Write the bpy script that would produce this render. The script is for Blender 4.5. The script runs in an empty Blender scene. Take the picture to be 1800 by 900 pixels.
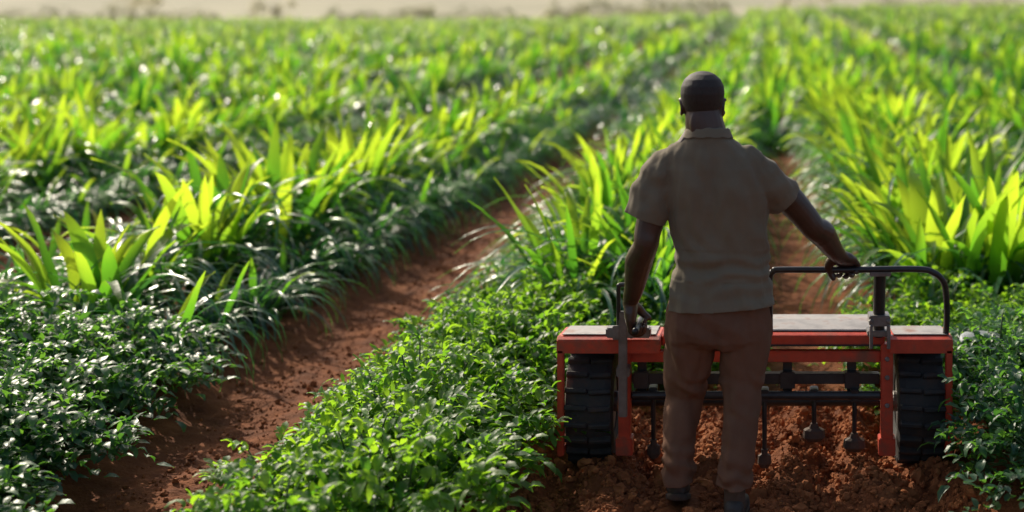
import bpy, bmesh, math, random
import numpy as np
from mathutils import Vector, Matrix, noise
random.seed(7); rng = np.random.default_rng(7)
R = math.radians
sc = bpy.context.scene
col = sc.collection
F = 2400.0; VX = 1350.0; VY = 30.0; H = 1.97
def W(x, y, Y): return Vector(((x-VX)*Y/F, Y, H-(y-VY)*Y/F))
def U(a, b): return random.uniform(a, b)

# ------------------------------------------------------------------ materials
def new_mat(name):
    m = bpy.data.materials.new(name); m.use_nodes = True
    nt = m.node_tree; nt.nodes.clear()
    return m, nt, nt.nodes, nt.links
def ramp(nd, stops):
    r = nd.new('ShaderNodeValToRGB'); e = r.color_ramp.elements
    e[0].position, e[0].color = stops[0][0], (*stops[0][1], 1)
    e[1].position, e[1].color = stops[-1][0], (*stops[-1][1], 1)
    for p, c in stops[1:-1]:
        k = e.new(p); k.color = (*c, 1)
    return r
def surf_mat(name, c1, c2, scale=6, rough=.6, bump=.2, bscale=40, metal=0, spec=.5, stretch=(1,1,1), c3=None, dist=.01, sheen=0, p3=.75):
    m, nt, nd, ln = new_mat(name)
    out = nd.new('ShaderNodeOutputMaterial'); p = nd.new('ShaderNodeBsdfPrincipled')
    tc = nd.new('ShaderNodeTexCoord'); mp = nd.new('ShaderNodeMapping'); mp.inputs['Scale'].default_value = stretch
    ln.new(tc.outputs['Object'], mp.inputs[0])
    n1 = nd.new('ShaderNodeTexNoise'); n1.inputs['Scale'].default_value = scale; n1.inputs['Detail'].default_value = 8; n1.inputs['Roughness'].default_value = .65
    ln.new(mp.outputs[0], n1.inputs['Vector'])
    st = [(.3, c1), (.7, c2)] if c3 is None else [(.28, c1), (.52, c2), (p3, c3)]
    r = ramp(nd, st); ln.new(n1.outputs[0], r.inputs[0]); ln.new(r.outputs[0], p.inputs['Base Color'])
    n2 = nd.new('ShaderNodeTexNoise'); n2.inputs['Scale'].default_value = bscale; n2.inputs['Detail'].default_value = 6
    ln.new(mp.outputs[0], n2.inputs['Vector'])
    b = nd.new('ShaderNodeBump'); b.inputs['Strength'].default_value = bump; b.inputs['Distance'].default_value = dist
    ln.new(n2.outputs[0], b.inputs['Height']); ln.new(b.outputs[0], p.inputs['Normal'])
    mr = nd.new('ShaderNodeMapRange'); mr.inputs['To Min'].default_value = max(0, rough-.12); mr.inputs['To Max'].default_value = min(1, rough+.12)
    ln.new(n1.outputs[0], mr.inputs[0]); ln.new(mr.outputs[0], p.inputs['Roughness'])
    p.inputs['Metallic'].default_value = metal; p.inputs['Specular IOR Level'].default_value = spec
    if sheen: p.inputs['Sheen Weight'].default_value = sheen
    ln.new(p.outputs[0], out.inputs[0])
    return m
def leaf_mat(name, stops, tstops, rough, tfac, spec=.5, bump=.35):
    m, nt, nd, ln = new_mat(name)
    out = nd.new('ShaderNodeOutputMaterial'); p = nd.new('ShaderNodeBsdfPrincipled'); tr = nd.new('ShaderNodeBsdfTranslucent'); mx = nd.new('ShaderNodeMixShader')
    at = nd.new('ShaderNodeAttribute'); at.attribute_name = 'tint'
    oi = nd.new('ShaderNodeObjectInfo')
    ma = nd.new('ShaderNodeMath'); ma.operation = 'MULTIPLY_ADD'; ma.inputs[1].default_value = .3
    sub = nd.new('ShaderNodeMath'); sub.operation = 'SUBTRACT'; sub.inputs[1].default_value = .15
    ln.new(oi.outputs['Random'], ma.inputs[0]); ln.new(at.outputs['Fac'], ma.inputs[2]); ln.new(ma.outputs[0], sub.inputs[0])
    r1 = ramp(nd, stops); r2 = ramp(nd, tstops)
    ln.new(sub.outputs[0], r1.inputs[0]); ln.new(sub.outputs[0], r2.inputs[0])
    ln.new(r1.outputs[0], p.inputs['Base Color']); ln.new(r2.outputs[0], tr.inputs['Color'])
    p.inputs['Roughness'].default_value = rough; p.inputs['Specular IOR Level'].default_value = spec
    tc = nd.new('ShaderNodeTexCoord'); n2 = nd.new('ShaderNodeTexNoise'); n2.inputs['Scale'].default_value = 35; n2.inputs['Detail'].default_value = 3
    ln.new(tc.outputs['Object'], n2.inputs['Vector'])
    b = nd.new('ShaderNodeBump'); b.inputs['Strength'].default_value = bump; b.inputs['Distance'].default_value = .01
    ln.new(n2.outputs[0], b.inputs['Height']); ln.new(b.outputs[0], p.inputs['Normal'])
    mx.inputs[0].default_value = tfac
    ln.new(p.outputs[0], mx.inputs[1]); ln.new(tr.outputs[0], mx.inputs[2]); ln.new(mx.outputs[0], out.inputs[0])
    return m
M = {}
M['soil'] = surf_mat('soil', (.078,.024,.009), (.168,.056,.021), 5, .92, .8, 70, spec=.12, c3=(.29,.105,.040), dist=.014)
M['clod'] = surf_mat('clod', (.14,.043,.015), (.39,.14,.05), 9, .9, .5, 60, spec=.15, dist=.008)
M['hill'] = surf_mat('hazy_grass_hill', (.28,.27,.19), (.45,.41,.29), .03, .95, .2, 1, spec=.1, stretch=(.5,1.5,1), c3=(.24,.26,.17))  # dry-grass tone paled so that distance haze sits in the colour
M['upright'] = leaf_mat('young_leaf', [(0,(.022,.085,.020)),(1,(.08,.17,.02))], [(0,(.03,.17,.016)),(.5,(.17,.47,.022)),(1,(.61,.83,.04))], .40, .60, .45)
M['upright_haze'] = leaf_mat('young_leaf_haze', [(0,(.07,.12,.05)),(1,(.12,.19,.06))], [(0,(.10,.25,.06)),(.5,(.24,.46,.08)),(1,(.52,.68,.12))], .40, .60, .45)  # far copy of the young leaf, mist fade put into its colour
M['arch'] = leaf_mat('arching_leaf', [(0,(.026,.090,.054)),(1,(.070,.165,.082))], [(0,(.032,.16,.035)),(1,(.16,.46,.05))], .30, .41, .9, .15)
M['arch_far'] = leaf_mat('glossy_leaf', [(0,(.026,.084,.050)),(1,(.066,.15,.070))], [(0,(.032,.16,.030)),(1,(.16,.45,.045))], .24, .41, 1.0, .1)
M['arch_haze'] = leaf_mat('glossy_leaf_haze', [(0,(.06,.11,.070)),(1,(.10,.17,.090))], [(0,(.08,.19,.06)),(1,(.21,.43,.09))], .26, .42, .9, .1)  # far copy of the glossy leaf, greyed to stand for mist
M['bush'] = leaf_mat('bush_leaf', [(0,(.032,.108,.028)),(1,(.10,.20,.034))], [(0,(.06,.28,.018)),(1,(.48,.80,.03))], .45, .56, .4)
M['bush_dark'] = leaf_mat('deep_bush_leaf', [(0,(.024,.082,.046)),(1,(.062,.155,.058))], [(0,(.035,.16,.024)),(1,(.24,.54,.04))], .42, .47, .55)
M['stem'] = surf_mat('stem', (.04,.08,.02), (.07,.12,.03), 12, .6)
M['hazy_bark'] = surf_mat('hazy_bark', (.36,.33,.26), (.46,.42,.34), 3, .9)  # trunk colour lifted to imitate haze over the distant trees
M['hazy_tree_leaf'] = leaf_mat('hazy_tree_leaf', [(0,(.44,.43,.33)),(1,(.54,.52,.40))], [(0,(.52,.50,.36)),(1,(.62,.59,.42))], .8, .65, .05)  # crown colour much paler than real foliage, haze painted in
M['hazy_hedge_leaf'] = leaf_mat('hazy_hedge_leaf', [(0,(.24,.26,.16)),(1,(.36,.37,.24))], [(0,(.28,.31,.18)),(1,(.42,.43,.27))], .8, .5, .05)  # olive washed out in the colour itself, as if seen through haze
M['skin'] = surf_mat('dark_skin', (.048,.025,.016), (.078,.042,.028), 10, .40, .12, 120, spec=.5, dist=.004)
M['hair'] = surf_mat('cropped_hair', (.024,.019,.016), (.044,.036,.031), 90, .68, .7, 420, dist=.003, spec=.4)
M['shirt'] = surf_mat('shirt_cloth', (.155,.125,.082), (.205,.168,.113), 3, .9, .4, 280, spec=.15, dist=.003, sheen=.12)
M['trouser'] = surf_mat('trouser_cloth', (.128,.062,.037), (.185,.097,.060), 4, .9, .4, 260, spec=.12, dist=.003)
M['sock'] = surf_mat('sock_knit', (.09,.055,.038), (.13,.082,.058), 30, .95, .4, 200, spec=.15)
M['shoe'] = surf_mat('shoe_leather', (.026,.020,.017), (.06,.046,.037), 10, .65, .3, 60)
M['sole'] = surf_mat('shoe_sole', (.02,.017,.015), (.08,.045,.03), 14, .85)
M['eye'] = surf_mat('eye_white', (.5,.48,.44), (.6,.58,.55), 5, .2)
M['red'] = surf_mat('red_paint', (.33,.033,.017), (.58,.060,.024), 7, .45, .2, 60, c3=(.24,.075,.042), dist=.003, p3=.68)
M['deck'] = surf_mat('worn_grey_plate', (.18,.165,.155), (.35,.325,.305), 8, .55, .25, 50, c3=(.24,.12,.08), dist=.003, p3=.7)
M['steel'] = surf_mat('worn_steel', (.13,.12,.11), (.26,.245,.235), 12, .45, .2, 60, metal=.6, dist=.003)
M['dark'] = surf_mat('dark_steel', (.02,.02,.022), (.05,.047,.045), 10, .4, .2, 60, metal=.3, dist=.003)
M['dusty'] = surf_mat('soil_stained_steel', (.035,.028,.025), (.12,.065,.042), 14, .75, .4, 60, metal=.2, dist=.004)
M['rubber'] = surf_mat('rubber', (.012,.012,.013), (.035,.03,.028), 9, .8, .4, 50, c3=(.08,.045,.03), dist=.004)
M['film'] = surf_mat('pale_film', (.20,.22,.235), (.34,.37,.39), 9, .6, .6, 30)

# ------------------------------------------------------------------ helpers
def tag(o, label=None, cat=None, group=None, kind=None):
    if label: o['label'] = label
    if cat: o['category'] = cat
    if group: o['group'] = group
    if kind: o['kind'] = kind
    return o
def link(name, me, mat=None, parent=None, loc=None):
    me.name = name
    o = bpy.data.objects.new(name, me); col.objects.link(o)
    if mat and not me.materials: me.materials.append(mat)
    if parent: o.parent = parent
    if loc is not None: o.location = loc
    return o
def empty(name, loc, rz=0, s=1):
    o = bpy.data.objects.new(name, None); col.objects.link(o); o.location = loc; o.rotation_euler = (0, 0, rz); o.scale = (s, s, s)
    o.empty_display_size = .1
    return o
def mesh_np(name, V, Fq, T=None, MI=None, mats=(), smooth=True):
    V = np.asarray(V, dtype=np.float32); Fq = np.asarray(Fq, dtype=np.int32); n = len(Fq); k = Fq.shape[1]
    me = bpy.data.meshes.new(name)
    me.vertices.add(len(V)); me.vertices.foreach_set('co', V.ravel())
    me.loops.add(k*n); me.loops.foreach_set('vertex_index', Fq.ravel())
    me.polygons.add(n); me.polygons.foreach_set('loop_start', np.arange(0, k*n, k, dtype=np.int32))
    for m in mats: me.materials.append(m)
    if MI is not None: me.polygons.foreach_set('material_index', np.asarray(MI, dtype=np.int32))
    me.update(calc_edges=True)
    me.polygons.foreach_set('use_smooth', np.full(n, smooth, dtype=bool))
    if T is not None:
        a = me.attributes.new('tint', 'FLOAT', 'POINT'); a.data.foreach_set('value', np.asarray(T, dtype=np.float32))
    me.validate()
    return me
def bm_mesh(bm, name='m', smooth=True):
    bmesh.ops.recalc_face_normals(bm, faces=bm.faces[:])
    me = bpy.data.meshes.new(name); bm.to_mesh(me); bm.free()
    me.polygons.foreach_set('use_smooth', np.full(len(me.polygons), smooth, dtype=bool))
    return me
def vn(x, y, seed=0):
    xi = np.floor(x); yi = np.floor(y); fx = x-xi; fy = y-yi
    fx = fx*fx*(3-2*fx); fy = fy*fy*(3-2*fy)
    def h(a, b):
        v = np.sin(a*127.1+b*311.7+seed*74.7)*43758.5453
        return v-np.floor(v)
    return (h(xi,yi)*(1-fx)+h(xi+1,yi)*fx)*(1-fy)+(h(xi,yi+1)*(1-fx)+h(xi+1,yi+1)*fx)*fy
def sstep(a, b, x):
    t = np.clip((x-a)/(b-a), 0, 1); return t*t*(3-2*t)

# ------------------------------------------------------------------ ground
FA, FB, FC, FD = -2.43, -5.55, .2, 2.05
FURR = [FC, FA, FB, FD, 4.75, 7.5] + [-8.7-3.1*k for k in range(30)] + [10.3+2.8*k for k in range(12)]
FURR.sort()
FEET = [(-.355, 5.52), (-.135, 5.38), (-.78, 6.1), (.665, 6.1)]
def gz(x, y, fine=True):
    x = np.asarray(x, dtype=float); y = np.asarray(y, dtype=float)
    d = np.full(x.shape, 9.0)
    for f in FURR: d = np.minimum(d, np.abs(x-f))
    z = .08*sstep(.28, .55, d)
    lane = sstep(-1.2,-1.0,x)*(1-sstep(.8,1.0,x))*(1-sstep(7.0,7.8,y))
    z = z*(1-lane)
    rise = sstep(18, 132, y)*(1.0+1.25*sstep(-26, 16, x))
    z = z+rise
    if fine:
        n = (vn(x*3.1,y*2.3,1)-.5)*.045+(vn(x*9,y*6,2)-.5)*.022+(vn(x*24,y*22,3)-.5)*.012+(vn(x*47,y*45,6)-.5)*.008
        til = .048*np.sin(x*17+2.6*(vn(x*1.3,y*1.1,5)-.5)*3)+(vn(x*9,y*7,8)-.5)*.065+(vn(x*22,y*19,9)-.5)*.042+(vn(x*47,y*45,12)-.5)*.02
        nn = n+til*lane
        m = np.ones(x.shape)
        for fx, fy in FEET: m = np.minimum(m, sstep(.06, .24, np.hypot(x-fx, (y-fy)*.8)))
        z = z+nn*(.15+.85*m)*(1-sstep(40,60,y))
    return z
def gz1(x, y): return float(gz(np.array([x]), np.array([y]), False)[0])
xs = np.concatenate([np.linspace(-320,-14,26)[:-1], np.arange(-14,-3.6,.13), np.arange(-3.6,1.4,.018), np.arange(1.4,9,.13), np.linspace(9,250,26)])
ys = np.concatenate([np.arange(-6,3.6,.4), np.arange(3.6,9.5,.018), np.arange(9.5,25,.10), np.linspace(25,160,70)])
X, Y = np.meshgrid(xs, ys)
Z = gz(X, Y)
nx, ny = len(xs), len(ys)
idx = np.arange(nx*ny).reshape(ny, nx)
Q = np.stack([idx[:-1,:-1], idx[:-1,1:], idx[1:,1:], idx[1:,:-1]], -1).reshape(-1,4)
g = link('ground', mesh_np('ground', np.stack([X,Y,Z],-1).reshape(-1,3), Q, mats=[M['soil']]))
tag(g, 'red-brown bare soil of the field with furrows between the crop beds', 'ground', kind='structure')
# hills
def hzv(X, Y):
    return .2+1.1*sstep(-26,16,X)+(Y-128)*.012+np.clip(Y-330,0,900)*.10+(vn(X*.025,Y*.014,4)-.5)*3.0*sstep(140,260,Y)-1.0*(1-sstep(128,136,Y))
hx = np.linspace(-500, 400, 110); hy = np.linspace(128, 900, 70)
X, Y = np.meshgrid(hx, hy)
idx = np.arange(110*70).reshape(70,110)
Q = np.stack([idx[:-1,:-1], idx[:-1,1:], idx[1:,1:], idx[1:,:-1]], -1).reshape(-1,4)
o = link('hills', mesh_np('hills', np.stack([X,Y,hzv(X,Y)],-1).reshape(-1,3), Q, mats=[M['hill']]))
tag(o, 'pale dry hillside in haze behind the field', 'hill', kind='structure')
def hz(x, y): return float(hzv(np.array([x]), np.array([y]))[0])
# clods
def ico(sub):
    bm = bmesh.new(); bmesh.ops.create_icosphere(bm, subdivisions=sub, radius=1)
    v = np.array([x.co[:] for x in bm.verts]); f = np.array([[q.index for q in p.verts] for p in bm.faces]); bm.free(); return v, f
iv, jf = ico(2)
NL, NF = 11000, 1800
N = NL+NF
cx = np.concatenate([rng.uniform(-1.02,.86,NL), rng.normal(FA,.2,NF)]); cy = np.concatenate([rng.uniform(4.6,7.3,NL), 4.6+rng.power(.8,NF)*8])
cr = rng.gamma(1.7, .0036, N)*np.concatenate([np.ones(NL), np.full(NF,.55)])+.003
mask = np.ones(N, bool)
for fx, fy in FEET: mask &= ~((np.abs(cx-fx) < .075) & (np.abs(cy-fy) < .18))
cx, cy, cr = cx[mask], cy[mask], cr[mask]; N = len(cx)
cz = gz(cx, cy)
dv = iv[None]*(1+.7*(rng.random((N,len(iv),1))-.5))*cr[:,None,None]*rng.uniform(.6,1.3,(N,1,3))
V = dv+np.stack([cx,cy,cz+cr*.3],-1)[:,None,:]
Fc = jf[None]+(np.arange(N)*len(iv))[:,None,None]
o = link('soil_clods', mesh_np('soil_clods', V.reshape(-1,3), Fc.reshape(-1,3), mats=[M['clod']], smooth=False))
tag(o, 'loose crumbs of red soil strewn over the tilled lane and furrow', 'soil', kind='stuff')

# ------------------------------------------------------------------ leaves
class Acc:
    def __init__(s): s.V=[]; s.F=[]; s.T=[]; s.M=[]
    def arrays(s): return np.array(s.V), np.array(s.F), np.array(s.T), np.array(s.M)
    def mesh(s, name, mats):
        V,Fq,T,MI = s.arrays(); return mesh_np(name, V, Fq, T, MI, mats)
def P_UP(t): return (.34+.66*math.sin(math.pi*min(1,t*.82+.03)))*max(0,1-t**4)**.6+.02
def P_AR(t): return min(1, .45+2.4*t)*(1-t)**.6+.03
def P_OV(t): return math.sin(math.pi*(t*.93+.05))**.8
def leaf(a, base, az, L, w, el0, droop, nseg, across, tint, prof, fold=.2, lat=0, pw=1.5, mi=0, wave=0, grad=0):
    h = Vector((math.cos(az), math.sin(az), 0)); s = Vector((-math.sin(az), math.cos(az), 0)); z = Vector((0,0,1))
    p = Vector(base); n0 = len(a.V); ph = U(0, 6)
    for i in range(nseg+1):
        t = i/nseg; ang = el0-droop*t**pw
        if i: p = p+(h*math.cos(ang)+z*math.sin(ang))*(L/nseg)+s*(lat*L/nseg*t)
        n = -h*math.sin(ang)+z*math.cos(ang); wt = w*prof(t)*.5
        k = fold*wt+wave*math.sin(ph+t*14)
        tt = tint+grad*(t-.6)
        if across == 3: a.V += [tuple(p+s*wt+n*k), tuple(p), tuple(p-s*wt+n*(fold*wt-wave*math.sin(ph+t*14+1.5)))]; a.T += [tt]*3
        else: a.V += [tuple(p+s*wt), tuple(p-s*wt)]; a.T += [tt]*2
    for i in range(nseg):
        for j in range(across-1):
            q = n0+i*across+j
            a.F.append((q, q+1, q+1+across, q+across)); a.M.append(mi)
def upright_set(a, n, seg, across, k=1, mi=0, dt=0, big=0):
    for i in range(n):
        az = U(0, 2*math.pi); r = U(0,.18)
        if big: L, w = U(.5,.90), U(.06,.115); r = U(0,.24)
        else: L, w = U(.45,.85), U(.045,.082)*k
        leaf(a, (r*math.cos(az), r*math.sin(az), U(.04,.16)), az, L, w, R(U(60,90)), R(random.choice([U(0,50),U(20,110)])), seg, across, min(1,max(0,U(.2,1)+dt)), P_UP, U(.2,.6), U(-.3,.3), 2.0, mi, .006, .8)
def arch_set(a, n, seg, across, k=1, mi=0, ls=1):
    for i in range(n):
        az = 2*math.pi*(i+U(-.5,.5))/n*2.0
        leaf(a, (U(-.1,.1), U(-.1,.1), U(0,.16)), az, U(.6,1.15)*ls, U(.028,.046)*k, R(U(56,90)), R(U(110,190)), seg, across, U(0,1), P_AR, U(.3,.6), U(-.4,.4), U(.9,1.5), mi, .002, .2)
NVAR = 10
VUP = []; VAR = []; VBIG = []
for v in range(NVAR):
    nu = [16, 20, 13, 18, 14, 22, 2, 3, 1, 15][v]
    a = Acc(); upright_set(a, nu, 9, 3); VUP.append(a.mesh('upright_leaves', [M['upright']]))
    a = Acc(); arch_set(a, 62 if v not in (6,7,8) else 72, 10, 3, ls=.98); VAR.append(a.mesh('arching_leaves', [M['arch']]))
for nu in (24, 30, 20, 26, 22):
    a = Acc(); upright_set(a, nu, 10, 3, 1, 0, .08, 1); VBIG.append(a.mesh('upright_leaves', [M['upright']]))
def lod(nu, na, seg, k):
    a = Acc(); upright_set(a, nu, seg, 2, k, 0, -.02); arch_set(a, na, seg, 2, k*1.4, 1, .95); return a.arrays()
random.seed(21)
LOD1B = [lod(random.choice([15,18,21,24]), 26, 5, 1.15) for _ in range(8)]
LOD1D = [lod(random.choice([0,0,1,2]), 34, 5, 1.1) for _ in range(8)]
LOD2B = [lod(random.choice([5,7,9]), 10, 4, 1.6) for _ in range(8)]
LOD2D = [lod(random.choice([0,0,1,1]), 13, 4, 1.6) for _ in range(8)]

def bush_variant(mat, k_=1.0, ns=66):
    a = Acc(); st = bmesh.new(); Rr = .30; Hh = .36
    for k in range(ns):
        az = U(0, 2*math.pi); u = math.sqrt(random.random()); r = Rr*u
        top = Vector((r*math.cos(az), r*math.sin(az), Hh*(1-.62*u*u)*U(.45,1.15)))
        d = Vector((math.cos(az+U(-.7,.7)), math.sin(az+U(-.7,.7)), 0))
        Lr = U(.09,.16)*k_; tb = U(.05,.7)+.3*top.z/Hh
        el = R(U(-5,60))
        for j in range(5):
            t = j/4
            p = top+d*(Lr*t*math.cos(el))+Vector((0,0,Lr*t*math.sin(el)-.06*t*t))
            azd = math.atan2(d.y, d.x)
            if j == 4: leaf(a, p, azd, U(.05,.08)*k_, U(.028,.042)*k_, R(U(-15,60)), R(U(20,70)), 3, 3, min(1,tb), P_OV, U(.15,.5), U(-.2,.2), 1.3, 0, .004)
            else:
                for sg in (-1,1):
                    leaf(a, p, azd+sg*R(U(35,75)), U(.036,.064)*k_, U(.020,.034)*k_, R(U(-20,65)), R(U(10,70)), 3, 3, min(1,max(0,tb+U(-.2,.2))), P_OV, U(.15,.5), U(-.2,.2), 1.3, 0, .004)
        if k % 3 == 0:
            tube(st, [Vector((U(-.03,.03),U(-.03,.03),0)), top*.55+Vector((0,0,.04)), top], [.006,.0045,.003], n=5, sub=2)
    return a.mesh('foliage', [mat]), bm_mesh(st, 'stems')

# loft / tube
def ring_loft(bm, rings, n=24, p=2.0):
    prev = None; first = None
    for c, u, v in rings:
        cur = []
        for i in range(n):
            t = 2*math.pi*i/n; co, si = math.cos(t), math.sin(t)
            e = 2.0/p
            a = math.copysign(abs(co)**e, co); b = math.copysign(abs(si)**e, si)
            cur.append(bm.verts.new(Vector(c)+u*a+v*b))
        if prev:
            for i in range(n): bm.faces.new((prev[i], prev[(i+1)%n], cur[(i+1)%n], cur[i]))
        else: first = cur
        prev = cur
    bm.faces.new(first[::-1]); bm.faces.new(prev)
def catmull(P, k, s):
    n = len(P); p0 = P[max(0,k-1)]; p1 = P[k]; p2 = P[k+1]; p3 = P[min(n-1,k+2)]
    return .5*((2*p1)+(p2-p0)*s+(2*p0-5*p1+4*p2-p3)*s*s+(3*p1-p0-3*p2+p3)*s**3)
def tube(bm, pts, radii, n=14, sub=4, flat=None, round_end=False):
    pts = [Vector(p) for p in pts]
    if isinstance(radii, (int, float)): radii = [radii]*len(pts)
    C = []; Rr = []
    for k in range(len(pts)-1):
        for j in range(sub):
            s = j/sub; C.append(catmull(pts, k, s)); Rr.append(radii[k]*(1-s)+radii[k+1]*s)
    C.append(pts[-1]); Rr.append(radii[-1])
    if round_end:
        d0 = (C[0]-C[1]).normalized(); d1 = (C[-1]-C[-2]).normalized(); r0, r1 = Rr[0], Rr[-1]
        pre = [(C[0]+d0*r0*math.sin(a), r0*math.cos(a)) for a in (1.35,.9,.45)]
        post = [(C[-1]+d1*r1*math.sin(a), r1*math.cos(a)) for a in (.45,.9,1.35)]
        C = [q[0] for q in pre]+C+[q[0] for q in post]; Rr = [q[1] for q in pre]+Rr+[q[1] for q in post]
    t0 = (C[1]-C[0]).normalized(); u = t0.orthogonal().normalized()
    rings = []
    for i, c in enumerate(C):
        t = (C[min(len(C)-1,i+1)]-C[max(0,i-1)]).normalized()
        u = (u-t*u.dot(t)).normalized(); v = t.cross(u)
        rings.append((c, u*Rr[i], v*Rr[i]))
    ring_loft(bm, rings, n)
def box(bm, xr, yr, zr, bev=.004):
    b = bmesh.new(); bmesh.ops.create_cube(b, size=1)
    for v in b.verts: v.co = Vector(((xr[0]+xr[1])/2+v.co.x*(xr[1]-xr[0]), (yr[0]+yr[1])/2+v.co.y*(yr[1]-yr[0]), (zr[0]+zr[1])/2+v.co.z*(zr[1]-zr[0])))
    if bev: bmesh.ops.bevel(b, geom=b.edges[:], offset=bev, segments=2, affect='EDGES')
    me = bpy.data.meshes.new('t'); b.to_mesh(me); b.free(); bm.from_mesh(me); bpy.data.meshes.remove(me)
def cyl(bm, a, b, r, n=20):
    a, b = Vector(a), Vector(b); t = (b-a).normalized(); u = t.orthogonal().normalized(); v = t.cross(u); e = min(.004, r*.3)
    ring_loft(bm, [(a, u*(r-e), v*(r-e)), (a+t*e, u*r, v*r), (b-t*e, u*r, v*r), (b, u*(r-e), v*(r-e))], n)
def ell(bm, c, rx, ry, rz, n=16):
    rings = []
    for k in range(1, n):
        a = math.pi*k/n-math.pi/2
        rings.append((Vector(c)+Vector((0,0,rz*math.sin(a))), Vector((rx*math.cos(a),0,0)), Vector((0,ry*math.cos(a),0))))
    ring_loft(bm, rings, 18)

random.seed(33)
BV = [bush_variant(M['bush'], 1.08, 60) for _ in range(6)]
BD = [bush_variant(M['bush_dark'], .95, 70) for _ in range(5)]
ORD = ['first','second','third','fourth','fifth','sixth','seventh','eighth','ninth','tenth','eleventh','twelfth','thirteenth','fourteenth','fifteenth','sixteenth','seventeenth','eighteenth','nineteenth','twentieth']
def inview(x, y, m=40, z=.3):
    px = VX+F*x/y; py = VY+F*(H-z)/y
    return -m < px < 1800+m and py < 900+70
def bush_grid(x_list, y0, y1, dy, sc_rng, desc, fromword, grp, BB, hs=1.0, edge=None, es=.82, m=110, skew=0):
    j = 0; y = y0
    while y < y1:
        any_ = False
        for i, x in enumerate(x_list):
            xx, yy = x+U(-.06,.06)+skew*(y-7), y+U(-.07,.07)
            if not inview(xx, yy, m): continue
            s = U(*sc_rng); v = random.randrange(len(BB))
            if edge is not None and i == edge: s *= es
            r = empty('leafy_bush', (xx, yy, gz1(xx,yy)-.01), U(0,6.28), s)
            r.scale = (s*U(.9,1.1), s*U(.9,1.1), s*U(.8,1.2)*hs)
            link('foliage', BB[v][0], None, r); link('stems', BB[v][1], M['stem'], r)
            tag(r, f'small-leaved bush {desc}, {ORD[min(j,19)]} row back, {ORD[i]} from {fromword}', 'bush', grp)
            any_ = True
        if any_: j += 1
        y += dy
random.seed(5)
bush_grid([-3.16,-3.46,-3.78,-4.12,-4.46,-4.8,-5.14], 4.7, 7.0, .30, (1.04,1.32), 'in lower left bed', 'the furrow', 'dark bushes in the lower left bed', BD, 1.06, 0, .88)
bush_grid([-2.98,-3.28], 4.75, 5.75, .27, (.95,1.12), 'at the lower left corner', 'the furrow', 'dark bushes at the lower left corner', BD, 1.0, None, 1, 260)
bush_grid([-1.22,-1.47,-1.68], 3.9, 8.3, .29, (.82,1.08), 'in bed left of the man', 'the tiller', 'bright bushes in the middle bed', BV, 1.12, 2, .80, 110, .05)
bush_grid([1.08,1.4,1.73,2.06], 5.0, 7.0, .31, (.95,1.2), 'in lower right bed', 'the tiller', 'bushes in the lower right bed', BD)
bush_grid([.68,1.0,1.32,1.64,1.96,2.28,2.6], 7.1, 8.2, .28, (.8,1.0), 'ahead of the tiller', 'the right lane edge', 'bright bushes ahead of the tiller on the right', BV)
bush_grid([-.3,-.6,-.92], 7.2, 8.2, .3, (.7,.9), 'ahead of the tiller', 'the left lane edge', 'bushes ahead of the tiller on the left', BV)

# strap-leaved rows
cand = []
fs = FURR
def isf(b, f): return abs(fs[b]-f) < .01
for b in range(len(fs)-1):
    x0, x1 = fs[b]+.85, fs[b+1]-.85
    if isf(b,FB): rows_ = [-4.65,-3.74,-3.14]
    elif isf(b,FA): rows_ = [-1.68,-1.18,-.70]
    elif isf(b,FC): rows_ = [1.0,1.5]
    else:
        n = 3; rows_ = [x0+(x1-x0)*r/(n-1) for r in range(n)]
    n = len(rows_)
    for r, xr in enumerate(rows_):
        ymin = 5.2
        if isf(b,FB): ymin = [7.0,7.6,7.1][r]
        if isf(b,FA): ymin = 8.05 if r > 0 else 8.3
        if isf(b,FC): ymin = 8.35
        if isf(b,FD): ymin = 8.4
        y = ymin+U(0,.15)
        while y < 130:
            jx = .06 if y < 14 else .10
            cand.append((xr+U(-jx,jx), y, b, r, n))
            st_ = U(.38,.5) if (isf(b,FA) and y < 16) else (U(.46,.62) if y < 35 else U(.6,.9))
            if r == 1 and y < 35 and not isf(b,FA): st_ = U(.5,.68)
            y += st_
    y = {FC: 20, FA: 22, FD: 11}.get(round(fs[b],2), 1e9)
    while y < 130:
        cand.append((fs[b]+U(-.2,.2), y, b, -1, n)); y += U(.55,.85) if y < 35 else U(.8,1.1)
def bedword(b):
    f = fs[b]
    if isf(b,FB): return 'bed left of bare furrow'
    if isf(b,FA): return 'bed right of bare furrow'
    if isf(b,FC): return 'bed right of the man'
    if isf(b,FD): return 'rightmost bed'
    if f < -5.6:
        k = round((-5.6-f)/3.1)
        return f'{ORD[min(k,18)]} bed left of bare furrow'
    return 'far right beds'
def bright(b, r, y):
    if isf(b,FA): return r > 0
    if isf(b,FC): return True
    if r == -1: return random.random() < .3
    if fs[b] > 1: return random.random() < (.8 if r == 1 else .3)
    return random.random() < ((1.0 if r == 1 else .03) if y < 40 else (.9 if r == 1 else .15))
indiv = []; rest = []
random.seed(12)
for c in sorted(cand, key=lambda c: c[1]):
    px = VX+F*c[0]/c[1]
    c = c+(bright(c[2], c[3], c[1]),)
    if -60 < px < 1860 and len(indiv) < 298 and c[3] >= 0: indiv.append(c)
    elif (-400 if c[1] > 10 else -60) < px < 2250: rest.append(c)
cnt = {}
random.seed(11)
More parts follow.
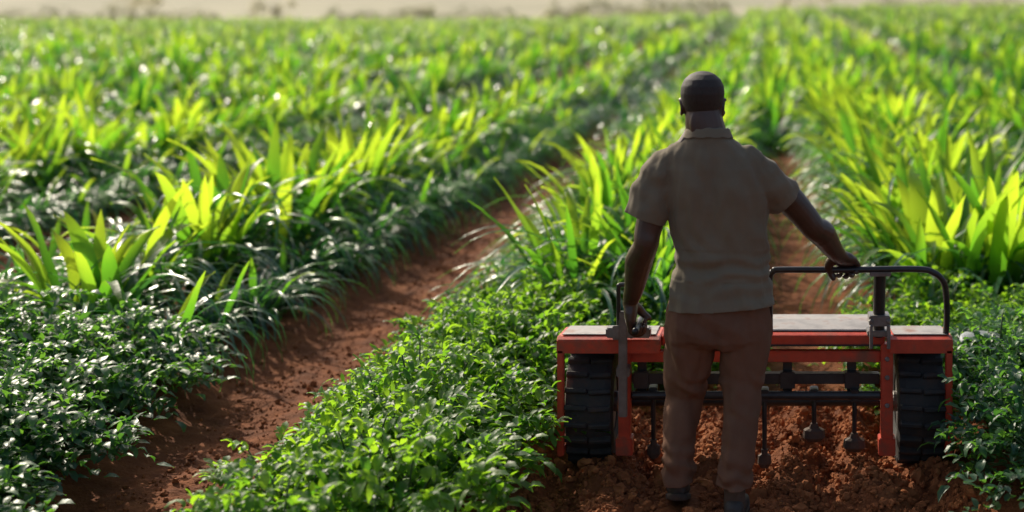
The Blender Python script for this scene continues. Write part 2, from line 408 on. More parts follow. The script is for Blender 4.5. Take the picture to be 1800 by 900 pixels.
for (x, y, b, r, n, br) in indiv:
    k = cnt.get((b,r), 0); cnt[(b,r)] = k+1
    v = random.choice([0,1,2,3,4,5,9]) if br else random.choice([6,7,8])
    s = U(1.0,1.2) if br else U(.68,.82)
    up = VUP[v]
    if br and (r == 1 or isf(b,FC)) and not isf(b,FA) and random.random() < .75: up = random.choice(VBIG)
    if isf(b,FB):
        if r == 2: s = U(.62,.74)
        if r == 1: s = U(1.02,1.2)
    if isf(b,FA):
        if r == 0: s = U(.42,.54)
        else: s = U(.94,1.16)
    o = empty('strap_leaf_plant', (x, y, gz1(x,y)-.01), U(0,6.28), s)
    o.scale = (s, s, s*U(.92,1.12))
    link('upright_leaves', up, None, o); link('arching_leaves', VAR[v], None, o)
    look = 'bright upright-leaved clump' if br else 'dark drooping-leaved clump'
    if k < 14: lab = f'{look}, {ORD[k]} back in {ORD[r]} row of {bedword(b)}'
    else: lab = f'{look} far back in {ORD[r]} row of {bedword(b)}'
    tag(o, lab, 'crop plant', 'strap-leaved crop plants in '+bedword(b))
# stuff
Vs=[];Fs=[];Ts=[];Ms=[];off=0
rb = [c[5] for c in rest]
rest = np.array([(c[0], c[1]) for c in rest])
rz = gz(rest[:,0], rest[:,1], False)
for (x, y), z, br in zip(rest, rz, rb):
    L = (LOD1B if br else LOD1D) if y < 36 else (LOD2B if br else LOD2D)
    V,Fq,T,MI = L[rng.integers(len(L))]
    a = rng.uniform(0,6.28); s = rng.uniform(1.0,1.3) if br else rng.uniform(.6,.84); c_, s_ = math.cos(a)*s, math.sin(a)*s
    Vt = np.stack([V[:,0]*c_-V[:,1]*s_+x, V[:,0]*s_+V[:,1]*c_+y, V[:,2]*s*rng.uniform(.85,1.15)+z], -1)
    pale = rng.random() < (y-40)/45  # chance of the mist-tinted leaf colours grows with distance
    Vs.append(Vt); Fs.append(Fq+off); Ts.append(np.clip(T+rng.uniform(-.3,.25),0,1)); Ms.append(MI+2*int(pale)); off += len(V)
o = link('crop_rows', mesh_np('crop_rows', np.concatenate(Vs), np.concatenate(Fs), np.concatenate(Ts), np.concatenate(Ms), [M['upright'], M['arch_far'], M['upright_haze'], M['arch_haze']]))
tag(o, 'far crop rows blurring into one green mass up to the hillside', 'crops', kind='stuff')

# far trees
random.seed(3)
def tree(px, Yd, hgt, label, sp=1):
    x = (px-VX)*Yd/F; z = hz(x, Yd)
    r = empty('tree', (x, Yd, z-.3))
    bm = bmesh.new(); tube(bm, [Vector((0,0,0)), Vector((.15,0,hgt*.3)), Vector((.1,.1,hgt*.7))], [.22,.16,.08], 8)
    for k in range(4):
        a = U(0,6.28); tube(bm, [Vector((.12,0,hgt*U(.25,.4))), Vector((math.cos(a)*hgt*.25, math.sin(a)*hgt*.25, hgt*.6))], [.10,.04], 6)
    link('trunk', bm_mesh(bm), M['hazy_bark'], r)
    a = Acc()
    cl = [(U(-.45,.45)*hgt*sp, U(-.3,.3)*hgt, U(.12,.85)*hgt, U(.16,.26)*hgt) for _ in range(18)]
    for (cx_,cy_,cz_,cr_) in cl:
        for k in range(40):
            d = Vector((random.gauss(0,1),random.gauss(0,1),random.gauss(0,1))).normalized()*cr_*U(.4,1.05)
            leaf(a, (cx_+d.x, cy_+d.y, cz_+d.z*.8), U(0,6.28), U(.4,.7), U(.25,.4), R(U(-60,60)), .4, 2, 2, U(0,1), P_OV)
    link('crown', a.mesh('crown', [M['hazy_tree_leaf']]), None, r)
    tag(r, label, 'tree', 'hazy trees on the hillside')
tree(235, 240, 5.4, 'hazy round tree on the hillside at the upper left', 2.0)
tree(480, 250, 5.0, 'hazy tree on the hillside, second from the left', 1.7)
tree(735, 300, 3.8, 'hazy small tree on the hillside, third from the left', 2.2)
tree(1000, 210, 4.2, 'hazy broad tree on the hillside, fourth from the left', 2.4)
tree(1120, 215, 3.5, 'hazy tree close to the right of the broad hillside tree', 2.4)
tree(1420, 255, 4.4, 'hazy tree on the hillside above the man, rightmost of all', 2.6)
def hedge(pa, pb, Yd, hgt, label):  # hedges added along the field's end to soften the horizon in place of mist
    xa, xb = (pa-VX)*Yd/F, (pb-VX)*Yd/F; z0 = hz((xa+xb)/2, Yd)
    a = Acc(); n = int((xb-xa)*60*hgt/1.6)
    for k in range(n):
        x = U(xa, xb); e = min(1, min(x-xa, xb-x)/2.5+.3)
        hh = max(.4, hgt*e*(.85+.5*noise.noise(Vector((x*.3, Yd, 0)))+.35*noise.noise(Vector((x*.9, Yd, 3)))))
        leaf(a, (x-(xa+xb)/2, U(-.8,.8), hz(x,Yd)-z0+U(-.1,1)*hh), U(0,6.28), U(.3,.55), U(.2,.32), R(U(-60,60)), .4, 2, 2, U(0,1), P_OV)
    o = link('hedge', a.mesh('hedge', [M['hazy_hedge_leaf']]), None, None, ((xa+xb)/2, Yd, z0))
    tag(o, label, 'hedge', 'hazy hedges beyond the field')
hedge(-150, 400, 150, 2.7, 'hazy low hedge beyond the field at the far left')
hedge(560, 930, 160, 2.6, 'hazy low hedge beyond the field at the top centre')
hedge(940, 1300, 146, 3.5, 'hazy thicker hedge beyond the field, left of the man’s head')
hedge(1500, 1950, 165, 3.1, 'hazy low hedge beyond the field at the far right')

# ------------------------------------------------------------------ person
def remesh(bm, vox, sm=4):
    bmesh.ops.recalc_face_normals(bm, faces=bm.faces[:])
    me = bpy.data.meshes.new('t'); bm.to_mesh(me); bm.free()
    o = bpy.data.objects.new('t', me); col.objects.link(o)
    md = o.modifiers.new('r', 'REMESH'); md.mode = 'VOXEL'; md.voxel_size = vox; md.use_smooth_shade = True
    s = o.modifiers.new('s', 'SMOOTH'); s.factor = .5; s.iterations = sm
    bpy.context.view_layer.update()
    dg = bpy.context.evaluated_depsgraph_get()
    me2 = bpy.data.meshes.new_from_object(o.evaluated_get(dg))
    bpy.data.objects.remove(o); bpy.data.meshes.remove(me)
    me2.polygons.foreach_set('use_smooth', np.full(len(me2.polygons), True, dtype=bool))
    me2.materials.clear()
    return me2
def Hr(z, xc, yc, a, d): return (Vector((xc, yc, z)), Vector((a,0,0)), Vector((0,d,0)))
PR = Vector((-.245, 5.45, 0))
YB = 5.46
HX = -.262
head = [(1.522,.072,.026,.022),(1.54,.055,.050,.048),(1.57,.032,.068,.074),(1.60,.016,.076,.090),(1.635,.006,.083,.099),(1.665,.0,.0865,.102),(1.695,-.002,.0835,.097),(1.722,-.003,.070,.082),(1.742,-.003,.047,.056),(1.752,-.002,.022,.026)]
SHL = Vector((-.380, YB, 1.365)); SHR = Vector((-.070, YB, 1.365))
barC = Vector((.335, 5.78, .90)); rodC = Vector((-.535, 5.62, .70))
dR = Vector((.40,.80,-.45)).normalized(); nR = (Vector((0,-.25,-.97))-dR*dR.dot(Vector((0,-.25,-.97)))).normalized(); sR = dR.cross(nR); sR = -sR if sR.x > 0 else sR
dL = Vector((.02,.12,-.99)).normalized(); nL = (Vector((1,0,0))-dL*dL.x).normalized(); sL = dL.cross(nL); sL = -sL if sL.y < 0 else sL
wrR = barC-dR*.100-nR*.030; wrL = rodC-dL*.103-nL*.028
elR = W(1430, 400, 5.56); elL = Vector((-.487, 5.44, 1.06))
def hand(bm, w, d, n, s):
    ring_loft(bm, [(w-d*.02, s*.033, n*.027), (w+d*.01, s*.038, n*.028), (w+d*.035, s*.050, n*.028), (w+d*.065, s*.056, n*.025), (w+d*.090, s*.054, n*.0195), (w+d*.1, s*.042, n*.012)], 20, 2.4)
    for off, sc_, dy in ((.0415,.98,0),(.0140,1.08,.004),(-.0135,1.03,.001),(-.0405,.85,-.007)):
        p = w+d*(.086+dy)+s*off; P = [p-d*.015, p]
        for ang, L in ((10,.044),(90,.036),(163,.028)):
            a = R(ang+off*110); p = p+(d*math.cos(a)+n*math.sin(a))*L*sc_; P.append(p)
        tube(bm, P, [.0115,.0130,.0122,.0108,.009], 12, 3, round_end=True)
    p = w+d*.022+s*.030; P = [p, p+(d*.6+s*.75+n*.5).normalized()*.050]
    P.append(P[-1]+(d*.8+s*.05+n*.65).normalized()*.036); P.append(P[-1]+(d*.45-s*.35+n*.8).normalized()*.028)
    tube(bm, P, [.024,.020,.016,.012], 12, 3, round_end=True)
bm = bmesh.new()
ring_loft(bm, [Hr(z, HX, YB+yc, a, d) for z, yc, a, d in head], 28, 2.1)
tube(bm, [Vector((-.24,YB-.01,1.40)), Vector((-.245,YB-.008,1.49)), Vector((HX+.006,YB-.008,1.56)), Vector((HX,YB+.0,1.61))], [.092,.083,.076,.068], 20)
tube(bm, [Vector((-.34,YB-.01,1.42)), Vector((HX-.02,YB-.02,1.51))], [.05,.045], 12, round_end=True)
tube(bm, [Vector((-.15,YB-.01,1.42)), Vector((HX+.035,YB-.02,1.51))], [.05,.045], 12, round_end=True)
for sg in (-1,1): tube(bm, [Vector((-.245+sg*.03,YB-.062,1.48)), Vector((HX+sg*.028,YB-.058,1.54)), Vector((HX+sg*.028,YB-.058,1.575))], [.022,.021,.017], 10, round_end=True)
tube(bm, [Vector((HX,YB+.098,1.655)), Vector((HX,YB+.112,1.63)), Vector((HX,YB+.118,1.608))], [.010,.013,.018], 12, round_end=True)
for sg in (-1,1):
    ell(bm, (HX+sg*.014,YB+.104,1.605), .012,.012,.010)
    tube(bm, [Vector((HX+sg*.012,YB+.094,1.664)), Vector((HX+sg*.036,YB+.086,1.668)), Vector((HX+sg*.055,YB+.068,1.660))], [.011,.012,.009], 10, round_end=True)
    ell(bm, (HX+sg*.042,YB+.068,1.615), .024,.020,.018)
    ex = HX+sg*.080
    P = []
    for k in range(9):
        a = -2.2+k*(4.6/8); P.append(Vector((ex+sg*(.008-.004*math.cos(a)+.004*math.sin(-a)), YB-.002-.016*math.cos(a-.3), 1.610+.031*math.sin(-a))))
    tube(bm, P, .0050, 8, 2, round_end=True)
    ell(bm, (ex, YB-.002, 1.610), .009, .017, .030)
for dz, r in ((1.572,.0095),(1.561,.0105)):
    tube(bm, [Vector((HX-.024,YB+.083,dz)), Vector((HX,YB+.096,dz+.001)), Vector((HX+.024,YB+.083,dz))], [.004,r,.004], 10, round_end=True)
ring_loft(bm, [Hr(.72,-.205,YB,.15,.10), Hr(.84,-.20,YB,.165,.10), Hr(1.0,-.2,YB,.150,.09), Hr(1.2,-.21,YB,.168,.095), Hr(1.34,-.222,YB,.17,.090), Hr(1.40,-.23,YB,.13,.075), Hr(1.46,-.24,YB,.085,.062)], 24, 2.3)
def limb(P, rad, n=18): tube(bm, P, rad, n, 5, round_end=True)
limb([SHL, SHL.lerp(elL,.45)+Vector((-.018,0,0)), SHL.lerp(elL,.8)+Vector((-.012,-.004,0)), elL+Vector((0,-.004,0)), elL.lerp(wrL,.28)+Vector((-.010,.004,0)), elL.lerp(wrL,.72), wrL, wrL+dL*.02], [.056,.061,.054,.050,.057,.042,.032,.030])
limb([SHR, SHR.lerp(elR,.5)+Vector((.008,0,.014)), SHR.lerp(elR,.82)+Vector((.004,0,.008)), elR, elR.lerp(wrR,.28)+Vector((.006,0,.008)), elR.lerp(wrR,.72), wrR, wrR+dR*.02], [.056,.062,.055,.051,.056,.043,.033,.031])
hand(bm, wrL, dL, nL, sL); hand(bm, wrR, dR, nR, sR)
ankL = Vector((-.358, 5.42, .150)); ankR = Vector((-.130, 5.33, .09))
kneL = Vector((-.332, 5.56, .47)); kneR = Vector((-.118, 5.44, .46))
hipL = Vector((-.305, YB, .82)); hipR = Vector((-.105, YB, .82))
limb([hipL, kneL, ankL], [.075,.046,.034]); limb([hipR, kneR, ankR], [.075,.048,.036])
body = remesh(bm, .0042, 3)
body.transform(Matrix.Translation(-PR))
person = link('person', body, M['skin'], None, PR)
tag(person, 'man seen from behind in a grey-brown shirt and brown trousers gripping the tiller', 'person')
def child(name, me, mat, parent=person, root=PR):
    me.transform(Matrix.Translation(-root)); return link(name, me, mat, parent)
for sg in (-1,1):
    bm = bmesh.new(); ell(bm, (HX+sg*.032, YB+.083, 1.641), .012,.012,.010); child('eye', bm_mesh(bm), M['eye'])
# hair
bm = bmesh.new()
ring_loft(bm, [Hr(z, HX, YB+yc-.001, a+.0022, d+.0022) for z, yc, a, d in head]+[Hr(1.7545,HX,YB-.002,.004,.004)], 28, 2.1)
me = remesh(bm, .0042, 3); bm = bmesh.new(); bm.from_mesh(me)
dl = []
for f in bm.faces:
    c = f.calc_center_median(); fy = c.y-YB; dx = abs(c.x-HX)
    if fy < -.025: low = 1.590+1.1*max(0, dx-.05)
    elif fy < .03: low = 1.648
    else: low = 1.640+(fy-.03)*.9
    if c.z < low+.010*noise.noise(c*90): dl.append(f)
bmesh.ops.delete(bm, geom=dl, context='FACES')
child('hair', bm_mesh(bm), M['hair'])
def cut(bm, co, no, test):
    fs_ = [f for f in bm.faces if test(f.calc_center_median())]
    gs = set(fs_)
    for f in fs_: gs.update(f.edges); gs.update(f.verts)
    bmesh.ops.bisect_plane(bm, geom=list(gs), plane_co=co, plane_no=no, clear_outer=True)
# shirt
bm = bmesh.new()
ring_loft(bm, [Hr(.74,-.194,YB,.216,.145), Hr(.83,-.194,YB,.222,.146), Hr(.875,-.193,YB,.213,.139), Hr(.92,-.19,YB,.200,.128), Hr(.955,-.188,YB,.191,.120), Hr(1.08,-.191,YB,.189,.117), Hr(1.20,-.20,YB,.201,.124), Hr(1.30,-.212,YB,.214,.126), Hr(1.37,-.222,YB,.213,.120), Hr(1.42,-.23,YB,.185,.106), Hr(1.46,-.236,YB,.138,.092), Hr(1.495,-.24,YB,.100,.086), Hr(1.53,-.242,YB,.084,.080)], 32, 2.3)
hemL = Vector((-.488, YB-.005, 1.165)); hemR = W(1380, 353, 5.51)
shl0 = Vector((-.43,YB,1.325)); shr0 = Vector((-.025,YB+.01,1.325))
tube(bm, [Vector((-.37,YB,1.385)), shl0, hemL, hemL+(hemL-shl0).normalized()*.04], [.080,.084,.080,.079], 20, 5, round_end=True)
tube(bm, [Vector((-.085,YB,1.385)), shr0, hemR, hemR+(hemR-shr0).normalized()*.04], [.080,.083,.076,.075], 20, 5, round_end=True)
me = remesh(bm, .0055, 8)
bm = bmesh.new(); bm.from_mesh(me); bm.normal_update()
axL = (hemL-shl0).normalized(); axR = (hemR-shr0).normalized()
def ridge(x): return 1-abs(2*(x-math.floor(x+.5)))
for v in bm.verts:
    c = v.co
    f = .011*noise.noise(Vector((c.x*7, c.y*7, c.z*4.5)))+.008*noise.noise(Vector((c.x*17+c.z*9, c.y*15, c.z*9-c.x*6)))+.005*noise.noise(Vector((c.x*34, c.y*30, c.z*11)))
    d1 = (c.x*.80-c.z*.60)*7+1.6*noise.noise(c*4)
    f += .010*(ridge(d1)-.5)*max(0, min(1,(c.x+.26)/.25))*max(0,min(1,(1.36-c.z)/.15))*max(0,min(1,(c.z-.95)/.1))
    d2 = (c.x*.85+c.z*.52)*7+1.7*noise.noise(c*4+Vector((3,1,0)))
    f += .009*(ridge(d2)-.5)*max(0, min(1,(-.14-c.x)/.2))*max(0,min(1,(1.36-c.z)/.15))*max(0,min(1,(c.z-.95)/.1))
    if c.z < 1.05: f += .006*noise.noise(Vector((c.x*8, c.y*8, c.z*26)))+.007*math.sin(c.z*90+8*noise.noise(c*5))*max(0,1-abs(c.z-.95)/.10)
    if c.z < .93: f += .011*noise.noise(Vector((c.x*22, c.y*22, c.z*4)))
    if c.x < -.40 or c.x > -.02: f += .008*noise.noise(Vector((c.x*14,c.y*14,c.z*22)))
    f += -.014*math.exp(-((c.x+.215)/.035)**2)*max(0,min(1,(c.z-1.02)/.2))*(1 if c.y < YB else 0)*max(0,min(1,(1.42-c.z)/.08))
    f += .012*(math.exp(-((abs(c.x+.215)-.09)/.05)**2-((c.z-1.29)/.08)**2) if c.y < YB else 0)
    v.co = c+v.normal*f
cut(bm, Vector((-.194,YB,.822)), Vector((.05,.03,-1)), lambda c: c.z < .89)
cut(bm, hemL, axL, lambda c: c.x < -.395 and c.z < 1.24)
cut(bm, hemR, axR, lambda c: (c-hemR).length < .13 and c.x > .0)
cut(bm, Vector((-.242,YB,1.505)), Vector((0,.12,1)), lambda c: c.z > 1.45)
shirt = child('shirt', bm_mesh(bm), M['shirt'])
md = shirt.modifiers.new('thickness', 'SOLIDIFY'); md.thickness = .004; md.offset = -1
bm = bmesh.new()
n = 40; rows = []
for (dz, k) in ((-.016,.104),(.002,.096),(.018,.0895),(.021,.0865),(.006,.086)):
    rows.append([bm.verts.new(Vector((-.242+k*math.cos(2*math.pi*i/n), YB-.003+k*.95*math.sin(2*math.pi*i/n), 1.503+dz-.010*math.sin(2*math.pi*i/n)+.002*math.sin(i*1.7)))) for i in range(n)])
for a_, b_ in zip(rows, rows[1:]):
    for i in range(n): bm.faces.new((a_[i], a_[(i+1)%n], b_[(i+1)%n], b_[i]))
child('collar', bm_mesh(bm), M['shirt'], shirt)
# trousers
bm = bmesh.new()
ring_loft(bm, [Hr(.91,-.2,YB,.176,.111), Hr(.82,-.197,YB,.205,.130), Hr(.74,-.197,YB,.214,.138), Hr(.69,-.198,YB,.213,.134), Hr(.665,-.2,YB,.19,.11)], 32, 2.3)
tube(bm, [Vector((-.296,YB,.80)), Vector((-.305,YB+.015,.68)), Vector((-.326,5.515,.52)), Vector((-.338,5.535,.43)), Vector((-.356,5.475,.29)), Vector((-.361,5.432,.19)), Vector((-.360,5.415,.06))], [.112,.109,.093,.081,.068,.063,.062], 22, 5)
tube(bm, [Vector((-.102,YB,.80)), Vector((-.094,YB,.68)), Vector((-.100,YB,.52)), Vector((-.107,5.42,.42)), Vector((-.120,5.36,.27)), Vector((-.130,5.33,.16)), Vector((-.132,5.32,.03))], [.112,.109,.090,.078,.067,.063,.062], 22, 5)
me = remesh(bm, .0055, 6)
bm = bmesh.new(); bm.from_mesh(me); bm.normal_update()
for v in bm.verts:
    c = v.co
    f = .012*noise.noise(Vector((c.x*9, c.y*9, c.z*3.2)))+.009*noise.noise(Vector((c.x*20, c.y*16, c.z*6+c.x*10)))+.005*noise.noise(Vector((c.x*36, c.y*30, c.z*10)))
    low = max(0, min(1, (.36-c.z)/.2))
    f += low*(.006*math.sin(c.z*75+9*noise.noise(Vector((c.x*9,c.y*9,c.z*5))))+.008*noise.noise(c*26)+.004)
    mid = math.exp(-((c.z-.47)/.07)**2)
    f += mid*.006*math.sin(c.z*70+c.x*40+7*noise.noise(c*7))
    f += .009*(ridge((c.x*.8+c.z*.3)*9+1.4*noise.noise(c*4))-.5)*max(0,min(1,(c.z-.4)/.15))
    f += -.014*math.exp(-((c.x+.2)/.02)**2)*math.exp(-((c.z-.70)/.07)**2)
    v.co = c+v.normal*f
cut(bm, Vector((-.360,5.42,.140)), Vector((.05,.25,-1)), lambda c: c.z < .28 and c.x < -.24)
cut(bm, Vector((-.132,5.32,.145)), Vector((-.05,.1,-1)), lambda c: c.z < .28 and c.x > -.24)
tr = child('trousers', bm_mesh(bm), M['trouser'])
md = tr.modifiers.new('thickness', 'SOLIDIFY'); md.thickness = .004; md.offset = -1
for ank, nm in ((ankL,'L'),(ankR,'R')):
    bm = bmesh.new(); tube(bm, [ank+Vector((0,0,-.035)), ank+Vector((0,0,.01)), ank+Vector((0,.008,.055))], [.044,.042,.042], 18)
    child('sock', bm_mesh(bm), M['sock'])
    x, y = ank.x, ank.y; yaw = -.06 if nm == 'L' else .05
    if nm == 'L': y += .012
    def SR(dy, w, zt, zb=.012):
        return (Vector((x+dy*yaw, y+dy, (zt+zb)/2)), Vector((w,0,0)), Vector((0,0,(zt-zb)/2)))
    tilt = Matrix.Identity(4)
    if nm == 'L':
        pv = Vector((x, y+.16, .0)); tilt = Matrix.Translation(pv) @ Matrix.Rotation(-R(18), 4, 'X') @ Matrix.Translation(-pv)
    bm = bmesh.new()
    ring_loft(bm, [SR(-.068,.018,.070), SR(-.060,.031,.088), SR(-.035,.038,.098), SR(.0,.041,.100), SR(.04,.042,.092), SR(.09,.046,.075), SR(.14,.049,.062), SR(.18,.044,.052), SR(.205,.028,.042), SR(.214,.012,.034)], 22, 2.6)
    bm.transform(tilt); sh = child('shoe', bm_mesh(bm), M['shoe'])
    bm = bmesh.new()
    ring_loft(bm, [SR(-.074,.022,.022,-.004), SR(-.064,.036,.023,-.006), SR(-.03,.042,.024,-.006), SR(.04,.045,.024,-.006), SR(.12,.052,.024,-.006), SR(.18,.048,.024,-.006), SR(.212,.03,.023,-.004), SR(.222,.014,.02,0)], 22, 4)
    bm.transform(tilt); child('sole', bm_mesh(bm), M['sole'], sh)

# ------------------------------------------------------------------ tiller
TR = Vector((-.06, 6.05, 0))
tl = empty('tiller', TR)
tag(tl, 'red two-wheeled walk-behind tiller with grey top plates and black tines', 'tiller')
def tp(name, bm, mat, parent=tl, smooth=False):
    me = bm_mesh(bm, name, smooth); me.transform(Matrix.Translation(-TR)); return link(name, me, mat, parent)
def prism(bm, prof, x0, x1, bev=.004):
    b = bmesh.new(); A = [b.verts.new((x0,y,z)) for y,z in prof]; B = [b.verts.new((x1,y,z)) for y,z in prof]; n = len(prof)
    b.faces.new(A); b.faces.new(B[::-1])
    for i in range(n): b.faces.new((A[i],B[i],B[(i+1)%n],A[(i+1)%n]))
    bmesh.ops.recalc_face_normals(b, faces=b.faces[:])
    bmesh.ops.bevel(b, geom=b.edges[:], offset=bev, segments=2, affect='EDGES')
    me = bpy.data.meshes.new('t'); b.to_mesh(me); b.free(); bm.from_mesh(me); bpy.data.meshes.remove(me)
def bolt(a, b, r, parent=tl):
    bm = bmesh.new(); cyl(bm, a, b, r, 6); tp('bolt', bm, M['steel'], parent)
for (xa, xb, wc, out, nm) in ((-.905,-.462,-.775,-1,'l'), (.520,.792,.665,1,'r')):
    bm = bmesh.new(); prism(bm, [(5.84,.528),(5.84,.588),(5.87,.600),(6.10,.585),(6.36,.515),(6.36,.48),(6.10,.540),(5.86,.540)], xa, xb)
    fd = tp('fender', bm, M['red'])
    bm = bmesh.new(); prism(bm, [(5.872,.6035),(5.872,.6065),(6.10,.5915),(6.34,.528),(6.34,.524),(6.10,.5885)], xa+.02, xb-.02, .001)
    tp('top_plate', bm, M['deck'], fd)
    xo = xa+.016 if out < 0 else xb-.016
    bm = bmesh.new(); box(bm, (xo-.014,xo+.014), (5.84,5.885), (.09,.545)); box(bm, (xo-.012,xo+.012), (5.883,6.34), (.09,.125)); box(bm, (xo-.0125,xo+.0125), (6.30,6.342), (.12,.52))
    tp('side_frame', bm, M['red'])
    rim = bmesh.new(); cyl(rim, (wc-.085,6.1,.255), (wc+.085,6.1,.255), .135, 28); cyl(rim, (wc-.11,6.1,.255), (wc+.11,6.1,.255), .045, 18)
    wh = tp('wheel', rim, M['steel'])
    bm = bmesh.new(); n = 40
    prof = [(-.09,.13),(-.102,.16),(-.104,.20),(-.096,.235),(-.07,.243),(0,.246),(.07,.243),(.096,.235),(.104,.20),(.102,.16),(.09,.13)]
    rows = [[bm.verts.new((wc+px_, 6.1+r_*math.cos(2*math.pi*i/n), .255+r_*math.sin(2*math.pi*i/n))) for px_, r_ in prof] for i in range(n)]
    for i in range(n):
        for j in range(len(prof)): bm.faces.new((rows[i][j], rows[(i+1)%n][j], rows[(i+1)%n][(j+1)%len(prof)], rows[i][(j+1)%len(prof)]))
    for k in range(22):
        a = 2*math.pi*k/22
        for sg in (-1,1):
            b = bmesh.new(); bmesh.ops.create_cube(b, size=1)
            for v in b.verts: v.co = Vector((v.co.x*.094, v.co.y*.026*(1-.25*(v.co.z>0)), v.co.z*.03))
            bmesh.ops.bevel(b, geom=b.edges[:], offset=.004, segments=1, affect='EDGES')
            mt = Matrix.Translation((wc,6.1,.255)) @ Matrix.Rotation(a+sg*.012, 4, 'X') @ Matrix.Translation((sg*.0505,0,.25)) @ Matrix.Rotation(sg*.05, 4, 'Z')
            b.transform(mt); t_ = bpy.data.meshes.new('t'); b.to_mesh(t_); b.free(); bm.from_mesh(t_); bpy.data.meshes.remove(t_)
    tp('tyre', bm, M['rubber'], wh)
bm = bmesh.new(); prism(bm, [(5.90,.548),(5.90,.592),(5.92,.600),(6.26,.592),(6.26,.545)], -.458, .505); dk = tp('deck', bm, M['red'])
bm = bmesh.new(); prism(bm, [(5.94,.6035),(5.945,.610),(6.10,.622),(6.24,.612),(6.25,.598),(6.1,.601)], -.44, .49, .002); tp('top_plate', bm, M['deck'], dk)
bm = bmesh.new(); box(bm, (-.45,.50), (5.888,5.899), (.5495,.556), .001); tp('seam_strip', bm, M['dark'], dk)
for ya in (5.90, 6.20):
    bm = bmesh.new(); box(bm, (-.60,.488), (ya,ya+.05), (.478,.525)); tp('cross_rail', bm, M['red'])
for xc in (-.618, .512):
    bm = bmesh.new(); box(bm, (xc-.026,xc+.026), (5.87,5.93), (.10,.562)); box(bm, (xc-.036,xc+.036), (5.86,5.94), (.085,.16)); fp = tp('frame_post', bm, M['red'])
    for z in (.30,.42,.50): bolt((xc,5.86,z), (xc,5.872,z), .011, fp)
bm = bmesh.new(); cyl(bm, (-.70,6.1,.255), (.58,6.1,.255), .022); tp('axle', bm, M['dark'])
bm = bmesh.new(); box(bm, (-.59,.486), (5.93,5.98), (.375,.42)); tp('tool_bar', bm, M['dark'])
bm = bmesh.new(); cyl(bm, (-.59,5.90,.335), (.486,5.90,.335), .019); tp('tool_bar', bm, M['dark'])
for xc in (-.55,-.30,.085,.365):
    bm = bmesh.new(); box(bm, (xc-.020,xc+.020), (5.955,5.985), (.30,.50)); box(bm, (xc-.032,xc+.032), (5.915,5.957), (.36,.43), .002); tp('hanger', bm, M['dark'])
for k, (xc, zb, ty, big) in enumerate(((-.50,.05,5.97,0),(-.015,.02,5.93,0),(.20,.13,5.94,1),(.375,.09,5.93,1))):
    bm = bmesh.new(); tube(bm, [Vector((xc,ty-.01,.345)), Vector((xc,ty-.015,.25)), Vector((xc,ty,zb+.05)), Vector((xc,ty+.02,zb+.015))], [.011,.011,.010,.010], 10, 4)
    box(bm, (xc-.018,xc+.018), (ty-.045,ty+.02), (.31,.362))
    tn = tp('tine', bm, M['dark'])
    bm = bmesh.new(); w_ = 1.0 if big else .62
    ring_loft(bm, [(Vector((xc,ty-.005,zb+.075)), Vector((.015,0,0)), Vector((0,.014,0))), (Vector((xc,ty,zb+.055)), Vector((.022*w_,0,0)), Vector((0,.02,0))), (Vector((xc,ty+.002,zb+.045)), Vector((.046*w_,0,0)), Vector((0,.03*w_,0))), (Vector((xc,ty+.005,zb+.012)), Vector((.050*w_,0,0)), Vector((0,.034*w_,0))), (Vector((xc,ty+.01,zb-.008)), Vector((.030*w_,0,0)), Vector((0,.02,0)))], 10, 2.4)
    tp('sweep', bm, M['dusty'], tn)
bm = bmesh.new()
yb = barC.y
tube(bm, [Vector((.008,5.90,.60)), Vector((.008,5.84,.74)), Vector((.008,5.79,.86)), Vector((.022,yb,.893)), Vector((.06,yb,.90)), Vector((.33,yb,.90)), Vector((.62,yb,.903)), Vector((.70,yb+.005,.888)), Vector((.745,yb+.02,.845)), Vector((.762,yb+.05,.77)), Vector((.768,5.86,.68)), Vector((.768,5.90,.60))], .0135, 14, 6)
hb = tp('handlebar', bm, M['dark'], smooth=True)
bm = bmesh.new(); cyl(bm, (.475,5.87,.60), (.475,5.795,.895), .026, 20); up = tp('upright_post', bm, M['dark'], smooth=False)
for bx_ in (((.430,.520), (5.765,5.84), (.874,.892), .003), ((.430,.520), (5.80,5.90), (.655,.70), .004), ((.425,.525), (5.83,5.92), (.604,.63), .004)):
    bm = bmesh.new(); box(bm, *bx_); tp('clamp', bm, M['steel'], up)
for xx in (.438,.512):
    bolt((xx,5.79,.678), (xx,5.812,.678), .010, up); bolt((xx,5.80,.56), (xx,5.80,.66), .008, up)
bm = bmesh.new(); tube(bm, [Vector((-.635,5.82,.60)), Vector((-.635,5.80,.74)), Vector((-.634,5.79,.825)), Vector((-.628,5.79,.834)), Vector((-.592,5.79,.834)), Vector((-.585,5.79,.825)), Vector((-.584,5.80,.74)), Vector((-.584,5.84,.60))], .0095, 12, 5); tp('side_handle', bm, M['dark'], smooth=True)
bm = bmesh.new(); box(bm, (-.635,-.598), (5.795,5.812), (.27,.72), .004); box(bm, (-.645,-.588), (5.80,5.87), (.44,.48), .004); tp('lever_plate', bm, M['steel'])
bm = bmesh.new(); box(bm, (-.69,-.50), (5.80,5.86), (.605,.648), .006); box(bm, (-.66,-.63), (5.79,5.803), (.60,.66), .003); tp('clamp_block', bm, M['steel'])
bm = bmesh.new(); tube(bm, [Vector((-.535,5.50,.702)), Vector((-.535,5.62,.70)), Vector((-.535,5.75,.698)), Vector((-.537,5.82,.66)), Vector((-.537,5.83,.62))], .0135, 12, 5); tp('grip_lever', bm, M['dark'], smooth=True)
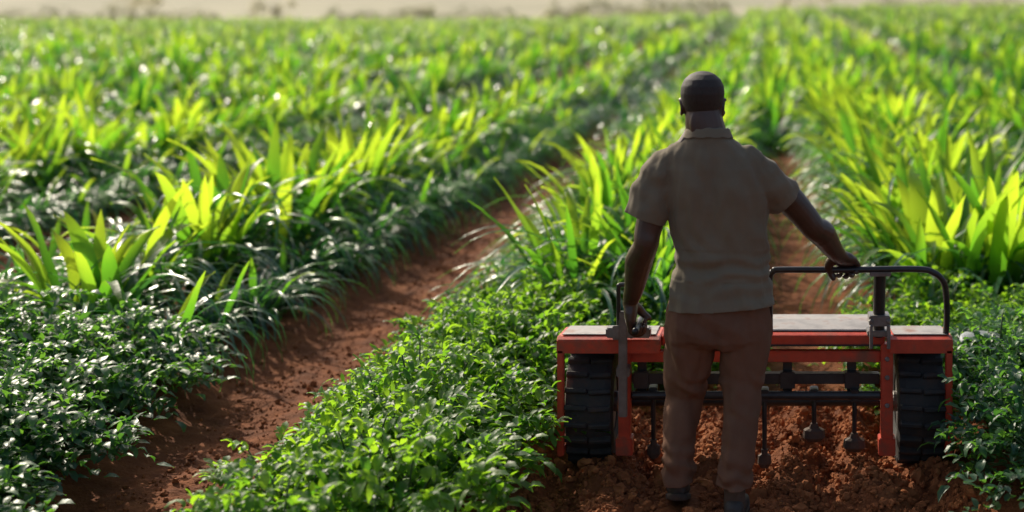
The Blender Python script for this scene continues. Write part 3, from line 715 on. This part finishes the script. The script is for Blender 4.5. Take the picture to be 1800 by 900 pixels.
# film
bm = bmesh.new(); rows = []
for i in range(60):
    t = i/59; x = .90+t*.75; rows.append([bm.verts.new((x, 6.45+.03*math.sin(t*7)+(j-3)*.022*(1+.4*noise.noise(Vector((t*6,0,0)))), .445+.012*math.cos((j-3)*.55)+.022*noise.noise(Vector((t*14,j*.7,0)))+.02*math.sin(t*11))) for j in range(7)])
for a_, b_ in zip(rows, rows[1:]):
    for j in range(6): bm.faces.new((a_[j], a_[j+1], b_[j+1], b_[j]))
o = link('plastic_film', bm_mesh(bm), M['film'])
o.modifiers.new('thickness', 'SOLIDIFY').thickness = .002
tag(o, 'pale strip of plastic film lying over the leaves right of the tiller', 'plastic film')

# ------------------------------------------------------------------ light, camera
EL = 34
sd = Vector((-.60,.80,0)).normalized()*math.cos(R(EL))+Vector((0,0,math.sin(R(EL))))
L = bpy.data.lights.new('sun', 'SUN'); L.energy = 5.0; L.angle = R(.55); L.color = (1,.91,.74)
lo = bpy.data.objects.new('sun', L); col.objects.link(lo); lo.rotation_euler = (-sd).to_track_quat('-Z','Y').to_euler()
w = bpy.data.worlds.new('World'); sc.world = w; w.use_nodes = True
nt = w.node_tree; bg = nt.nodes['Background']; sk = nt.nodes.new('ShaderNodeTexSky'); sk.sky_type = 'NISHITA'; sk.sun_disc = False
sk.sun_elevation = R(EL); sk.sun_rotation = math.atan2(sd.x, sd.y); sk.dust_density = 4
nt.links.new(sk.outputs[0], bg.inputs[0]); bg.inputs[1].default_value = .15
cam = bpy.data.cameras.new('camera'); co = bpy.data.objects.new('camera', cam); col.objects.link(co)
co.location = (0,0,H); co.rotation_euler = (R(90),0,0)
cam.sensor_width = 36; cam.lens = F/1800*36; cam.shift_x = -(VX-900)/1800; cam.shift_y = -(450-VY)/1800; cam.clip_end = 3000; cam.clip_start = .05
cam.dof.use_dof = True; cam.dof.focus_distance = 5.65; cam.dof.aperture_fstop = 1.2
sc.camera = co
sc.view_settings.view_transform = 'Standard'; sc.view_settings.look = 'None'; sc.view_settings.exposure = 0
